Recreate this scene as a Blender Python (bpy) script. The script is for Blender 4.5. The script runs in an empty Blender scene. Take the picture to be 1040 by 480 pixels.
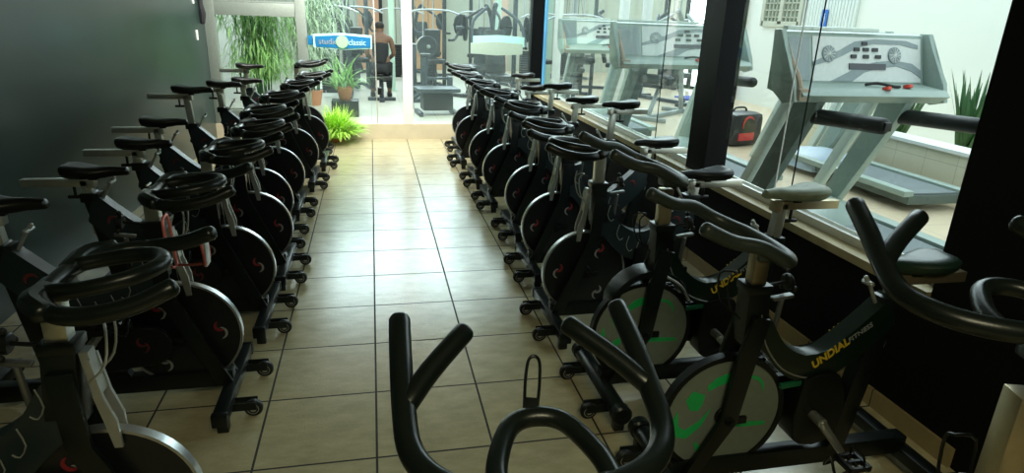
import bpy, bmesh, math, random
from mathutils import Vector, Matrix
random.seed(7)
S = bpy.context.scene
C = S.collection
PI = math.pi

# ------------------------------------------------------------------ materials
def mat(name, col, rough=.5, metal=0., spec=.5, noise=None, bump=0., nscale=40., coat=0.):
    m = bpy.data.materials.new(name); m.use_nodes = True
    nt = m.node_tree; b = nt.nodes['Principled BSDF']
    b.inputs['Base Color'].default_value = (*col, 1)
    b.inputs['Roughness'].default_value = rough
    b.inputs['Metallic'].default_value = metal
    b.inputs['Specular IOR Level'].default_value = spec
    if coat:
        b.inputs['Coat Weight'].default_value = coat
    tc = nt.nodes.new('ShaderNodeTexCoord')
    n = nt.nodes.new('ShaderNodeTexNoise'); n.inputs['Scale'].default_value = nscale
    n.inputs['Detail'].default_value = 4
    nt.links.new(tc.outputs['Object'], n.inputs['Vector'])
    k = .12 if noise is None else noise
    mx = nt.nodes.new('ShaderNodeMix'); mx.data_type = 'RGBA'
    mx.inputs[6].default_value = (*[c*(1-k) for c in col], 1)
    mx.inputs[7].default_value = (*[min(1, c*(1+k)) for c in col], 1)
    nt.links.new(n.outputs['Fac'], mx.inputs[0])
    nt.links.new(mx.outputs[2], b.inputs['Base Color'])
    if bump:
        bp = nt.nodes.new('ShaderNodeBump'); bp.inputs['Strength'].default_value = bump
        bp.inputs['Distance'].default_value = .002
        nt.links.new(n.outputs['Fac'], bp.inputs['Height']); nt.links.new(bp.outputs[0], b.inputs['Normal'])
    return m

M = {}
M['frame'] = mat('black_frame', (.007, .011, .010), .30, 0, .38)
M['frame2'] = mat('black_frame_green', (.006, .017, .011), .28, 0, .45)
M['beam'] = mat('dark_blue_green_beam', (.012, .024, .028), .38, 0, .55)
M['plastic'] = mat('black_plastic', (.006, .008, .008), .40, 0, .35)
M['rubber'] = mat('black_rubber', (.009, .011, .010), .45, 0, .35, bump=.3, nscale=300)
M['foam'] = mat('bar_rubber', (.007, .011, .009), .30, 0, .40, bump=.1, nscale=200)
M['foamgrey'] = mat('bar_worn_rubber', (.030, .042, .034), .38, 0, .5, bump=.15, nscale=200)
M['vinyl'] = mat('saddle_vinyl', (.008, .010, .009), .32, 0, .4)
M['vinylgreen'] = mat('saddle_vinyl_green', (.012, .035, .022), .36, 0, .55)
M['chrome'] = mat('brushed_chrome', (.62, .62, .56), .32, .85, .5)
M['gold'] = mat('worn_chrome', (.50, .43, .28), .35, .85, .5)
M['silver'] = mat('silver_bracket', (.42, .44, .42), .4, .6, .5)
M['leverdark'] = mat('lever_metal', (.16, .17, .16), .4, .6)
M['steel'] = mat('steel_rim', (.55, .57, .58), .3, .9)
M['disc'] = mat('flywheel_black', (.008, .010, .012), .3, .0, .5)
M['discgrey'] = mat('flywheel_grey', (.22, .26, .215), .4, .0, .5)
M['red'] = mat('logo_red', (.26, .02, .028), .5)
M['reddim'] = mat('logo_dark_red', (.14, .02, .02), .5)
M['white'] = mat('logo_white', (.33, .33, .34), .5)
M['green'] = mat('logo_green', (.02, .55, .14), .45)
M['greendark'] = mat('strip_dark_green', (.01, .16, .07), .45)
M['yellow'] = mat('letter_yellow', (.75, .52, .04), .5)
M['lettergrey'] = mat('letter_grey', (.30, .34, .34), .5)
M['redcage'] = mat('red_cage', (.62, .16, .14), .4, .3)
M['blackwall'] = mat('black_low_wall', (.004, .0045, .004), .75, 0, .15, nscale=3)
M['post'] = mat('black_post_paint', (.003, .0035, .004), .4, 0, .12)
M['alu'] = mat('grey_green_aluminium', (.30, .35, .31), .45, .3)
M['track'] = mat('aluminium_track', (.72, .72, .68), .35, .6)
M['sill'] = mat('beige_sill', (.42, .36, .20), .4, nscale=12, noise=.25)
M['curb'] = mat('beige_curb', (.74, .66, .48), .45, nscale=6, noise=.15)
M['whitepaint'] = mat('white_paint', (.80, .82, .80), .5, noise=.04)
M['wallwhite'] = mat('white_wall_paint', (.82, .86, .80), .6, noise=.04, nscale=2)
M['mint'] = mat('mint_paint', (.55, .75, .62), .5)
M['ceil'] = mat('ceiling_paint', (.35, .36, .34), .8)
M['darkwall'] = mat('dark_paint', (.03, .035, .032), .6)
M['gymgrey'] = mat('machine_grey', (.045, .058, .07), .4, .2)
M['gymlight'] = mat('machine_light_grey', (.30, .34, .34), .4, .2)
M['gymblack'] = mat('machine_black', (.015, .017, .018), .4)
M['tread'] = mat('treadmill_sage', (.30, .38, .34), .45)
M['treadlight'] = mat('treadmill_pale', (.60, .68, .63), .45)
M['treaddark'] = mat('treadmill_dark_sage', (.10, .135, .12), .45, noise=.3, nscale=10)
M['console'] = mat('console_face', (.66, .69, .66), .4)
M['swoosh'] = mat('console_grey', (.25, .30, .31), .45)
M['worn'] = mat('worn_tan', (.36, .28, .20), .7, noise=.4, nscale=15)
M['belt'] = mat('running_belt', (.16, .19, .20), .65, noise=.2, nscale=5)
M['bluehood'] = mat('pale_blue_hood', (.42, .52, .62), .4)
M['blue'] = mat('blue_paint', (.12, .45, .80), .5)
M['signblue'] = mat('sign_blue', (.01, .16, .36), .4)
M['signmint'] = mat('sign_mint', (.50, .85, .80), .5)
M['signback'] = mat('sign_sage', (.36, .48, .40), .5)
M['leaf'] = mat('leaf_green', (.22, .42, .12), .5, noise=.5, nscale=8)
M['leafgrey'] = mat('leaf_grey_green', (.45, .56, .38), .5, noise=.5, nscale=8)
M['leafdark'] = mat('leaf_dark_green', (.04, .13, .04), .5, noise=.4, nscale=8)
M['lime'] = mat('leaf_lime', (.50, .92, .12), .5, noise=.3, nscale=20)
M['orange'] = mat('orange_paint', (.62, .34, .16), .6)
M['terracotta'] = mat('terracotta', (.55, .22, .10), .7)
M['skin'] = mat('skin', (.19, .10, .065), .6)
M['hair'] = mat('dark_hair', (.02, .015, .012), .6)
M['cloth'] = mat('black_cloth', (.02, .022, .025), .8)
M['gold_wall'] = mat('cream_wall', (.50, .52, .42), .7, nscale=3)

def tiles(name, col, sx, sy, grout, gw, rough, axes=('X', 'Y'), bump=.35, var=.18, ox=0., oy=0.):
    m = bpy.data.materials.new(name); m.use_nodes = True
    nt = m.node_tree; N = nt.nodes; L = nt.links; b = N['Principled BSDF']
    tc = N.new('ShaderNodeTexCoord'); sp = N.new('ShaderNodeSeparateXYZ'); L.new(tc.outputs['Object'], sp.inputs[0])
    ds = []; ids = []
    for ax, s, o in ((axes[0], sx, ox), (axes[1], sy, oy)):
        a = N.new('ShaderNodeMath'); a.operation = 'ADD'; a.inputs[1].default_value = o; L.new(sp.outputs[ax], a.inputs[0])
        p = N.new('ShaderNodeMath'); p.operation = 'PINGPONG'; p.inputs[1].default_value = s/2; L.new(a.outputs[0], p.inputs[0]); ds.append(p)
        d = N.new('ShaderNodeMath'); d.operation = 'DIVIDE'; d.inputs[1].default_value = s; L.new(a.outputs[0], d.inputs[0])
        f = N.new('ShaderNodeMath'); f.operation = 'FLOOR'; L.new(d.outputs[0], f.inputs[0]); ids.append(f)
    mn = N.new('ShaderNodeMath'); mn.operation = 'MINIMUM'; L.new(ds[0].outputs[0], mn.inputs[0]); L.new(ds[1].outputs[0], mn.inputs[1])
    lt = N.new('ShaderNodeMath'); lt.operation = 'LESS_THAN'; lt.inputs[1].default_value = gw/2; L.new(mn.outputs[0], lt.inputs[0])
    cb = N.new('ShaderNodeCombineXYZ'); L.new(ids[0].outputs[0], cb.inputs[0]); L.new(ids[1].outputs[0], cb.inputs[1])
    wn = N.new('ShaderNodeTexWhiteNoise'); L.new(cb.outputs[0], wn.inputs['Vector'])
    n1 = N.new('ShaderNodeTexNoise'); n1.inputs['Scale'].default_value = 7; n1.inputs['Detail'].default_value = 8; n1.inputs['Roughness'].default_value = .65
    va = N.new('ShaderNodeVectorMath'); va.operation = 'ADD'; L.new(tc.outputs['Object'], va.inputs[0]); L.new(wn.outputs['Color'], va.inputs[1])
    mp = N.new('ShaderNodeMapping'); mp.inputs['Scale'].default_value = (1, 2.2, 1); mp.inputs['Rotation'].default_value = (0, 0, .6)
    L.new(va.outputs[0], mp.inputs[0]); L.new(mp.outputs[0], n1.inputs['Vector'])
    mx = N.new('ShaderNodeMix'); mx.data_type = 'RGBA'
    mx.inputs[6].default_value = (*[c*(1-var*1.6) for c in col], 1); mx.inputs[7].default_value = (*[min(1, c*(1+var)) for c in col], 1)
    L.new(n1.outputs['Fac'], mx.inputs[0])
    m2 = N.new('ShaderNodeMix'); m2.data_type = 'RGBA'; L.new(lt.outputs[0], m2.inputs[0]); L.new(mx.outputs[2], m2.inputs[6])
    m2.inputs[7].default_value = (*grout, 1); L.new(m2.outputs[2], b.inputs['Base Color'])
    r = N.new('ShaderNodeMix'); r.data_type = 'FLOAT'; L.new(lt.outputs[0], r.inputs[0]); r.inputs[2].default_value = rough; r.inputs[3].default_value = .9
    L.new(r.outputs[0], b.inputs['Roughness'])
    n2 = N.new('ShaderNodeTexNoise'); n2.inputs['Scale'].default_value = 85; n2.inputs['Detail'].default_value = 3; L.new(tc.outputs['Object'], n2.inputs['Vector'])
    bp = N.new('ShaderNodeBump'); bp.inputs['Strength'].default_value = bump; bp.inputs['Distance'].default_value = .0024
    sb = N.new('ShaderNodeMath'); sb.operation = 'SUBTRACT'; L.new(n2.outputs['Fac'], sb.inputs[0]); L.new(lt.outputs[0], sb.inputs[1])
    L.new(sb.outputs[0], bp.inputs['Height']); L.new(bp.outputs[0], b.inputs['Normal'])
    return m
M['floor'] = tiles('floor_tile', (.58, .515, .31), .45, .45, (.03, .025, .02), .009, .16, var=.30)
M['floor'].node_tree.nodes['Principled BSDF'].inputs['Specular IOR Level'].default_value = .8
M['floor2'] = tiles('back_floor_tile', (.74, .72, .62), .45, .45, (.55, .52, .45), .006, .3, bump=.1, var=.06)
M['floor3'] = tiles('treadmill_floor_tile', (.66, .54, .38), .45, .45, (.5, .42, .32), .006, .3, bump=.1, var=.08)
M['walltile'] = tiles('beige_wall_tile', (.70, .66, .50), .35, .25, (.5, .46, .36), .006, .3, axes=('Y', 'Z'), bump=.1, var=.06)
M['brick'] = tiles('stone_blocks', (.40, .32, .22), .25, .08, (.2, .16, .12), .012, .8, axes=('Y', 'Z'), bump=.4, var=.3)
M['skirt'] = tiles('skirting_tile', (.36, .28, .13), .45, 3.0, (.05, .04, .03), .006, .35, axes=('Y', 'Z'), bump=.2, ox=0, oy=1.0)
M['leftwall'] = mat('dark_gloss_wall', (.030, .054, .050), .28, 0, .6, noise=.4, nscale=1.5)
def corrug():
    m = mat('white_corrugated', (.72, .80, .76), .5)
    nt = m.node_tree; N = nt.nodes; L = nt.links
    tc = N.new('ShaderNodeTexCoord'); w = N.new('ShaderNodeTexWave'); w.bands_direction = 'Y'; w.inputs['Scale'].default_value = 4.5
    L.new(tc.outputs['Object'], w.inputs['Vector']); bp = N.new('ShaderNodeBump'); bp.inputs['Distance'].default_value = .02; L.new(w.outputs['Fac'], bp.inputs['Height'])
    L.new(bp.outputs[0], N['Principled BSDF'].inputs['Normal']); return m
M['corrug'] = corrug()
def glassmat(name, tint, mixtint=0.0, col=(.8, .9, .85)):
    m = bpy.data.materials.new(name); m.use_nodes = True
    nt = m.node_tree; N = nt.nodes; L = nt.links; N.remove(N['Principled BSDF'])
    t = N.new('ShaderNodeBsdfTransparent'); t.inputs[0].default_value = (*tint, 1)
    g = N.new('ShaderNodeBsdfGlossy'); g.inputs['Roughness'].default_value = .02
    f = N.new('ShaderNodeFresnel'); f.inputs[0].default_value = 1.45
    ge = N.new('ShaderNodeNewGeometry'); iv = N.new('ShaderNodeMath'); iv.operation = 'SUBTRACT'; iv.inputs[0].default_value = 1; L.new(ge.outputs['Backfacing'], iv.inputs[1])
    ff = N.new('ShaderNodeMath'); ff.operation = 'MULTIPLY'; L.new(f.outputs[0], ff.inputs[0]); L.new(iv.outputs[0], ff.inputs[1])
    mx = N.new('ShaderNodeMixShader'); L.new(ff.outputs[0], mx.inputs[0]); L.new(t.outputs[0], mx.inputs[1]); L.new(g.outputs[0], mx.inputs[2])
    last = mx
    if mixtint:
        d = N.new('ShaderNodeBsdfTranslucent'); d.inputs[0].default_value = (*col, 1)
        nz = N.new('ShaderNodeTexNoise'); nz.inputs['Scale'].default_value = 6
        ml = N.new('ShaderNodeMath'); ml.operation = 'MULTIPLY'; ml.inputs[1].default_value = mixtint*2; L.new(nz.outputs['Fac'], ml.inputs[0])
        m3 = N.new('ShaderNodeMixShader'); L.new(ml.outputs[0], m3.inputs[0]); L.new(mx.outputs[0], m3.inputs[1]); L.new(d.outputs[0], m3.inputs[2]); last = m3
    L.new(last.outputs[0], N['Material Output'].inputs[0]); return m
M['glass'] = glassmat('clear_glass', (.97, .995, .98))
M['glasshaze'] = glassmat('dusty_glass', (.94, .99, .97), .03)
M['frost'] = glassmat('frosted_glass', (.6, .62, .6), .30, (.7, .7, .68))

# ------------------------------------------------------------------ mesh helpers
def obj(name, bm, m, parent=None, smooth=True, bev=0.):
    bmesh.ops.recalc_face_normals(bm, faces=bm.faces)
    me = bpy.data.meshes.new(name); bm.to_mesh(me); bm.free()
    me.materials.append(M[m] if isinstance(m, str) else m)
    if smooth:
        for p in me.polygons: p.use_smooth = True
    try:
        me.set_sharp_from_angle(angle=math.radians(38))
    except Exception: pass
    o = bpy.data.objects.new(name, me); C.objects.link(o)
    if parent: o.parent = parent
    return o
def tag(o, label=None, cat=None, group=None, kind=None):
    if label: o['label'] = label
    if cat: o['category'] = cat
    if group: o['group'] = group
    if kind: o['kind'] = kind
    return o
def empty(name, loc, rz=0, **k):
    o = bpy.data.objects.new(name, None); C.objects.link(o); o.empty_display_size = .1
    o.location = loc; o.rotation_euler = (0, 0, rz); return tag(o, **k)
def copy_tree(o, parent=None):
    c = o.copy(); C.objects.link(c)
    if parent: c.parent = parent
    for ch in list(o.children): copy_tree(ch, c)
    return c
def NB(): return bmesh.new()
def box(bm, c, s, rot=None, bev=0., taper=None):
    r = bmesh.ops.create_cube(bm, size=1)
    vs = r['verts']
    for v in vs:
        k = 1
        if taper and v.co.z > 0: k = taper
        v.co = Vector((v.co.x*s[0]*k, v.co.y*s[1]*k, v.co.z*s[2]))
    if bev:
        es = list({e for v in vs for e in v.link_edges})
        g = bmesh.ops.bevel(bm, geom=es, offset=bev, segments=2, affect='EDGES', profile=.6)
        vs = list({v for f in g['faces'] for v in f.verts} | {v for v in vs if v.is_valid})
        # all verts of this island
        seen = set(vs); st = list(vs)
        while st:
            v = st.pop()
            for e in v.link_edges:
                w = e.other_vert(v)
                if w not in seen: seen.add(w); st.append(w)
        vs = list(seen)
    mt = Matrix.Translation(Vector(c))
    if rot is not None: mt = mt @ rot
    bmesh.ops.transform(bm, matrix=mt, verts=vs)
    return bm
def RY(a): return Matrix.Rotation(a, 4, 'Y')
def RX(a): return Matrix.Rotation(a, 4, 'X')
def RZ(a): return Matrix.Rotation(a, 4, 'Z')
def smoothpath(pts, n=6, closed=False):
    P = [Vector(p) for p in pts]; out = []
    m = len(P)
    rng = range(m if closed else m-1)
    for i in rng:
        p0 = P[(i-1) % m] if (closed or i > 0) else P[0]*2-P[1]
        p1 = P[i]; p2 = P[(i+1) % m]
        p3 = P[(i+2) % m] if (closed or i+2 < m) else P[-1]*2-P[-2]
        for k in range(n):
            t = k/n
            out.append(.5*((2*p1)+(p2-p0)*t+(2*p0-5*p1+4*p2-p3)*t*t+(3*p1-p0-3*p2+p3)*t**3))
    if not closed: out.append(P[-1])
    return out
def tube(bm, pts, r, seg=10, n=0, closed=False, cap='round', flat=1.0):
    P = smoothpath(pts, n, closed) if n else [Vector(p) for p in pts]
    m = len(P)
    R = r if isinstance(r, (list, tuple)) else None
    def rad(i):
        if R is None: return r
        t = i/(m-1)*(len(R)-1); k = min(int(t), len(R)-2); return R[k]+(R[k+1]-R[k])*(t-k)
    T = []
    for i in range(m):
        a = P[(i-1) % m] if (closed or i > 0) else P[i]; b = P[(i+1) % m] if (closed or i < m-1) else P[i]
        d = (b-a); T.append(d.normalized() if d.length > 1e-9 else Vector((0, 0, 1)))
    up = Vector((0, 0, 1)) if abs(T[0].z) < .9 else Vector((1, 0, 0))
    nrm = (up-T[0]*up.dot(T[0])).normalized()
    rings = []
    def ring(c, t, nn, rr):
        b = t.cross(nn)
        return [bm.verts.new(c+nn*math.cos(2*PI*k/seg)*rr*flat+b*math.sin(2*PI*k/seg)*rr) for k in range(seg)]
    for i in range(m):
        nrm = (nrm-T[i]*nrm.dot(T[i])).normalized()
        rr = rad(i)
        if i == 0 and not closed:
            if cap == 'round':
                rings.append(ring(P[0]-T[0]*rr*.55, T[0], nrm, rr*.45)); rings.append(ring(P[0]-T[0]*rr*.3, T[0], nrm, rr*.85))
        rings.append(ring(P[i], T[i], nrm, rr))
        if i == m-1 and not closed and cap == 'round':
            rings.append(ring(P[i]+T[i]*rr*.3, T[i], nrm, rr*.85)); rings.append(ring(P[i]+T[i]*rr*.55, T[i], nrm, rr*.45))
    for a, b in zip(rings[:-1], rings[1:]):
        for k in range(seg): bm.faces.new((a[k], a[(k+1) % seg], b[(k+1) % seg], b[k]))
    if closed:
        a, b = rings[-1], rings[0]
        best = min(range(seg), key=lambda s: (a[0].co-b[s].co).length)
        for k in range(seg): bm.faces.new((a[k], a[(k+1) % seg], b[(k+1+best) % seg], b[(k+best) % seg]))
    else:
        bm.faces.new(rings[0]); bm.faces.new(list(reversed(rings[-1])))
    return bm
def rod(bm, a, b, r, seg=12, cap='flat'): return tube(bm, [a, b], r, seg, cap=cap)
def disc(bm, c, axis, r, th, seg=32, chamfer=.0):
    a = Vector(axis).normalized(); c = Vector(c)
    if chamfer:
        return tube(bm, [c-a*th/2, c-a*(th/2-chamfer), c+a*(th/2-chamfer), c+a*th/2], [r-chamfer, r, r, r-chamfer], seg, cap='flat')
    return tube(bm, [c-a*th/2, c+a*th/2], r, seg, cap='flat')
def annulus(bm, c, r0, r1, th, seg=40):   # axis Y
    vs = []
    for k in range(seg):
        a = 2*PI*k/seg
        vs.append([bm.verts.new((c[0]+math.cos(a)*r, c[1]+y, c[2]+math.sin(a)*r)) for r, y in ((r0, -th/2), (r1, -th/2), (r1, th/2), (r0, th/2))])
    for k in range(seg):
        A, B = vs[k], vs[(k+1) % seg]
        for j in range(4): bm.faces.new((A[j], A[(j+1) % 4], B[(j+1) % 4], B[j]))
    return bm
def prism(bm, prof, y0, y1, axis='Y', bev=0.):   # profile in (x,z) extruded on Y  (or (y,z) on X, (x,y) on Z)
    def p(a, b, t):
        return {'Y': (a, t, b), 'X': (t, a, b), 'Z': (a, b, t)}[axis]
    A = [bm.verts.new(p(a, b, y0)) for a, b in prof]; B = [bm.verts.new(p(a, b, y1)) for a, b in prof]
    fs = [bm.faces.new(A), bm.faces.new(list(reversed(B)))]
    n = len(prof)
    for i in range(n): fs.append(bm.faces.new((A[i], A[(i+1) % n], B[(i+1) % n], B[i])))
    if bev:
        es = list({e for f in fs[:2] for e in f.edges})
        bmesh.ops.bevel(bm, geom=es, offset=bev, segments=2, affect='EDGES', profile=.6)
    return bm
def curve2(pts, n=5): return [(v.x, v.z) for v in smoothpath([(a, 0, b) for a, b in pts], n)]
def structure(name, bm, m, smooth=False, parent=None):
    o = obj(name, bm, m, parent, smooth); o['kind'] = 'structure'; return o
def sbox(name, lo, hi, m, parent=None):
    bm = NB(); box(bm, [(a+b)/2 for a, b in zip(lo, hi)], [abs(b-a) for a, b in zip(lo, hi)])
    o = obj(name, bm, m, parent, False)
    if parent is None: o['kind'] = 'structure'
    return o
def text(name, body, size, m, parent, mw, depth=.0012, shear=0., bold=0., sx=1.0):
    cu = bpy.data.curves.new(name, 'FONT'); cu.body = body; cu.size = size; cu.extrude = depth; cu.shear = shear; cu.offset = bold
    to = bpy.data.objects.new(name+'_c', cu); C.objects.link(to)
    bpy.context.view_layer.update()
    me = bpy.data.meshes.new_from_object(to.evaluated_get(bpy.context.evaluated_depsgraph_get()))
    bpy.data.objects.remove(to)
    for v in me.vertices: v.co.x *= sx
    me.transform(mw); me.materials.clear(); me.materials.append(M[m]); me.name = name
    o = bpy.data.objects.new(name, me); C.objects.link(o); o.parent = parent; return o

# ------------------------------------------------------------------ spinning bike (local: +X is forward, x=0 at the transport wheels)
HX, HZ = -.27, .32     # flywheel centre
def swirl(bm, cx, cz, y, size, ang, th=.0015, sweep=(0, 3.6), w=.28):
    """crescent stroke lying in the XZ plane"""
    n = 14; A = []; B = []
    for i in range(n+1):
        t = i/n; a = sweep[0]+(sweep[1]-sweep[0])*t
        ww = w*math.sin(PI*min(1, max(.02, t)))**.7+.02
        A.append((math.cos(a)*(1-ww), math.sin(a)*(1-ww))); B.append((math.cos(a)*(1+ww*.3), math.sin(a)*(1+ww*.3)))
    P = A+B[::-1]
    ca, sa = math.cos(ang), math.sin(ang)
    prof = [(cx+size*(x*ca-z*sa), cz+size*(x*sa+z*ca)) for x, z in P]
    # quads strip
    for s in (-1, 1): pass
    n2 = len(A)
    VA = [[bm.verts.new((prof[i][0], y+d, prof[i][1])) for d in (-th, th)] for i in range(n2)]
    VB = [[bm.verts.new((prof[2*n2-1-i][0], y+d, prof[2*n2-1-i][1])) for d in (-th, th)] for i in range(n2)]
    for i in range(n2-1):
        for d in (0, 1): bm.faces.new((VA[i][d], VA[i+1][d], VB[i+1][d], VB[i][d]))
        bm.faces.new((VA[i][0], VA[i+1][0], VA[i+1][1], VA[i][1])); bm.faces.new((VB[i][0], VB[i+1][0], VB[i+1][1], VB[i][1]))
    return bm
def leafshape(bm, prof, y, th=.0015):
    A = [bm.verts.new((x, y-th, z)) for x, z in prof]; B = [bm.verts.new((x, y+th, z)) for x, z in prof]
    bm.faces.new(A); bm.faces.new(B[::-1]); n = len(A)
    for i in range(n): bm.faces.new((A[i], A[(i+1) % n], B[(i+1) % n], B[i]))

def knob(root, name, p, stem, cap_r=.028, m='plastic'):
    bm = NB(); p = Vector(p); d = Vector(stem)
    rod(bm, p, p+d, .006, 8)
    e = p+d
    disc(bm, e, d, cap_r, .022, 12, .004)
    for k in range(3):
        a = 2*PI*k/3
        u = d.normalized().orthogonal(); v = d.normalized().cross(u)
        q = e+(u*math.cos(a)+v*math.sin(a))*cap_r
        bmesh.ops.create_uvsphere(bm, u_segments=8, v_segments=6, radius=.010, matrix=Matrix.Translation(q))
    return obj(name, bm, m, root)

def bar_dark(dz=0):
    bm = NB(); z = .94
    pts = [(.015, .185, z+.045), (-.06, .205, z+.015), (-.15, .215, z), (-.23, .19, z), (-.285, .10, z), (-.295, 0, z)]
    full = pts+[(x, -y, zz) for x, y, zz in pts[-2::-1]]
    tube(bm, full, .0215, 12, n=4)
    loop = [(-.285, .085, z+.005), (-.20, .10, z+.015), (-.10, .075, z+.03), (-.055, .0, z+.035), (-.10, -.075, z+.03), (-.20, -.10, z+.015), (-.285, -.085, z+.005)]
    tube(bm, loop, .0195, 12, n=4)
    for s in (-1, 1):
        tube(bm, [(-.295, s*.06, z), (-.285, s*.15, z+.012), (-.24, s*.2, z+.006)], .024, 8, n=3)
    box(bm, (-.30, 0, z-.022), (.075, .07, .045), bev=.008)
    return bm
def bar_bull(z=.985, simple=False):
    bm = NB(); rr = .0215 if simple else .0195
    pts = [(.0, .185, z+.115), (-.09, .19, z+.075), (-.17, .205, z+.06), (-.25, .205, z+.02), (-.30, .165, z), (-.325, .10, z-.005), (-.335, 0, z-.008)] if simple else [(.01, .205, z+.105), (-.07, .207, z+.075), (-.16, .207, z+.035), (-.23, .20, z+.008), (-.29, .165, z), (-.325, .10, z-.005), (-.335, 0, z-.008)]
    full = pts+[(x, -y, zz) for x, y, zz in pts[-2::-1]]
    tube(bm, full, rr, 14, n=5)
    if simple: box(bm, (-.33, 0, z-.03), (.08, .075, .055), bev=.008)
    for s in (() if simple else (-1, 1)):
        tube(bm, [(-.155, s*.205, z+.037), (-.10, s*.16, z+.065), (-.035, s*.095, z+.098)], .0185, 14, n=3)
    if simple: return bm
    # inner ring
    loop = [(-.33, .085, z-.005), (-.27, .078, z+.002), (-.20, .045, z+.012), (-.182, 0, z+.015), (-.20, -.045, z+.012), (-.27, -.078, z+.002), (-.33, -.085, z-.005)]
    tube(bm, loop, .0165, 12, n=5)
    box(bm, (-.345, 0, z-.03), (.08, .075, .055), bev=.008)
    return bm

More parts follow.
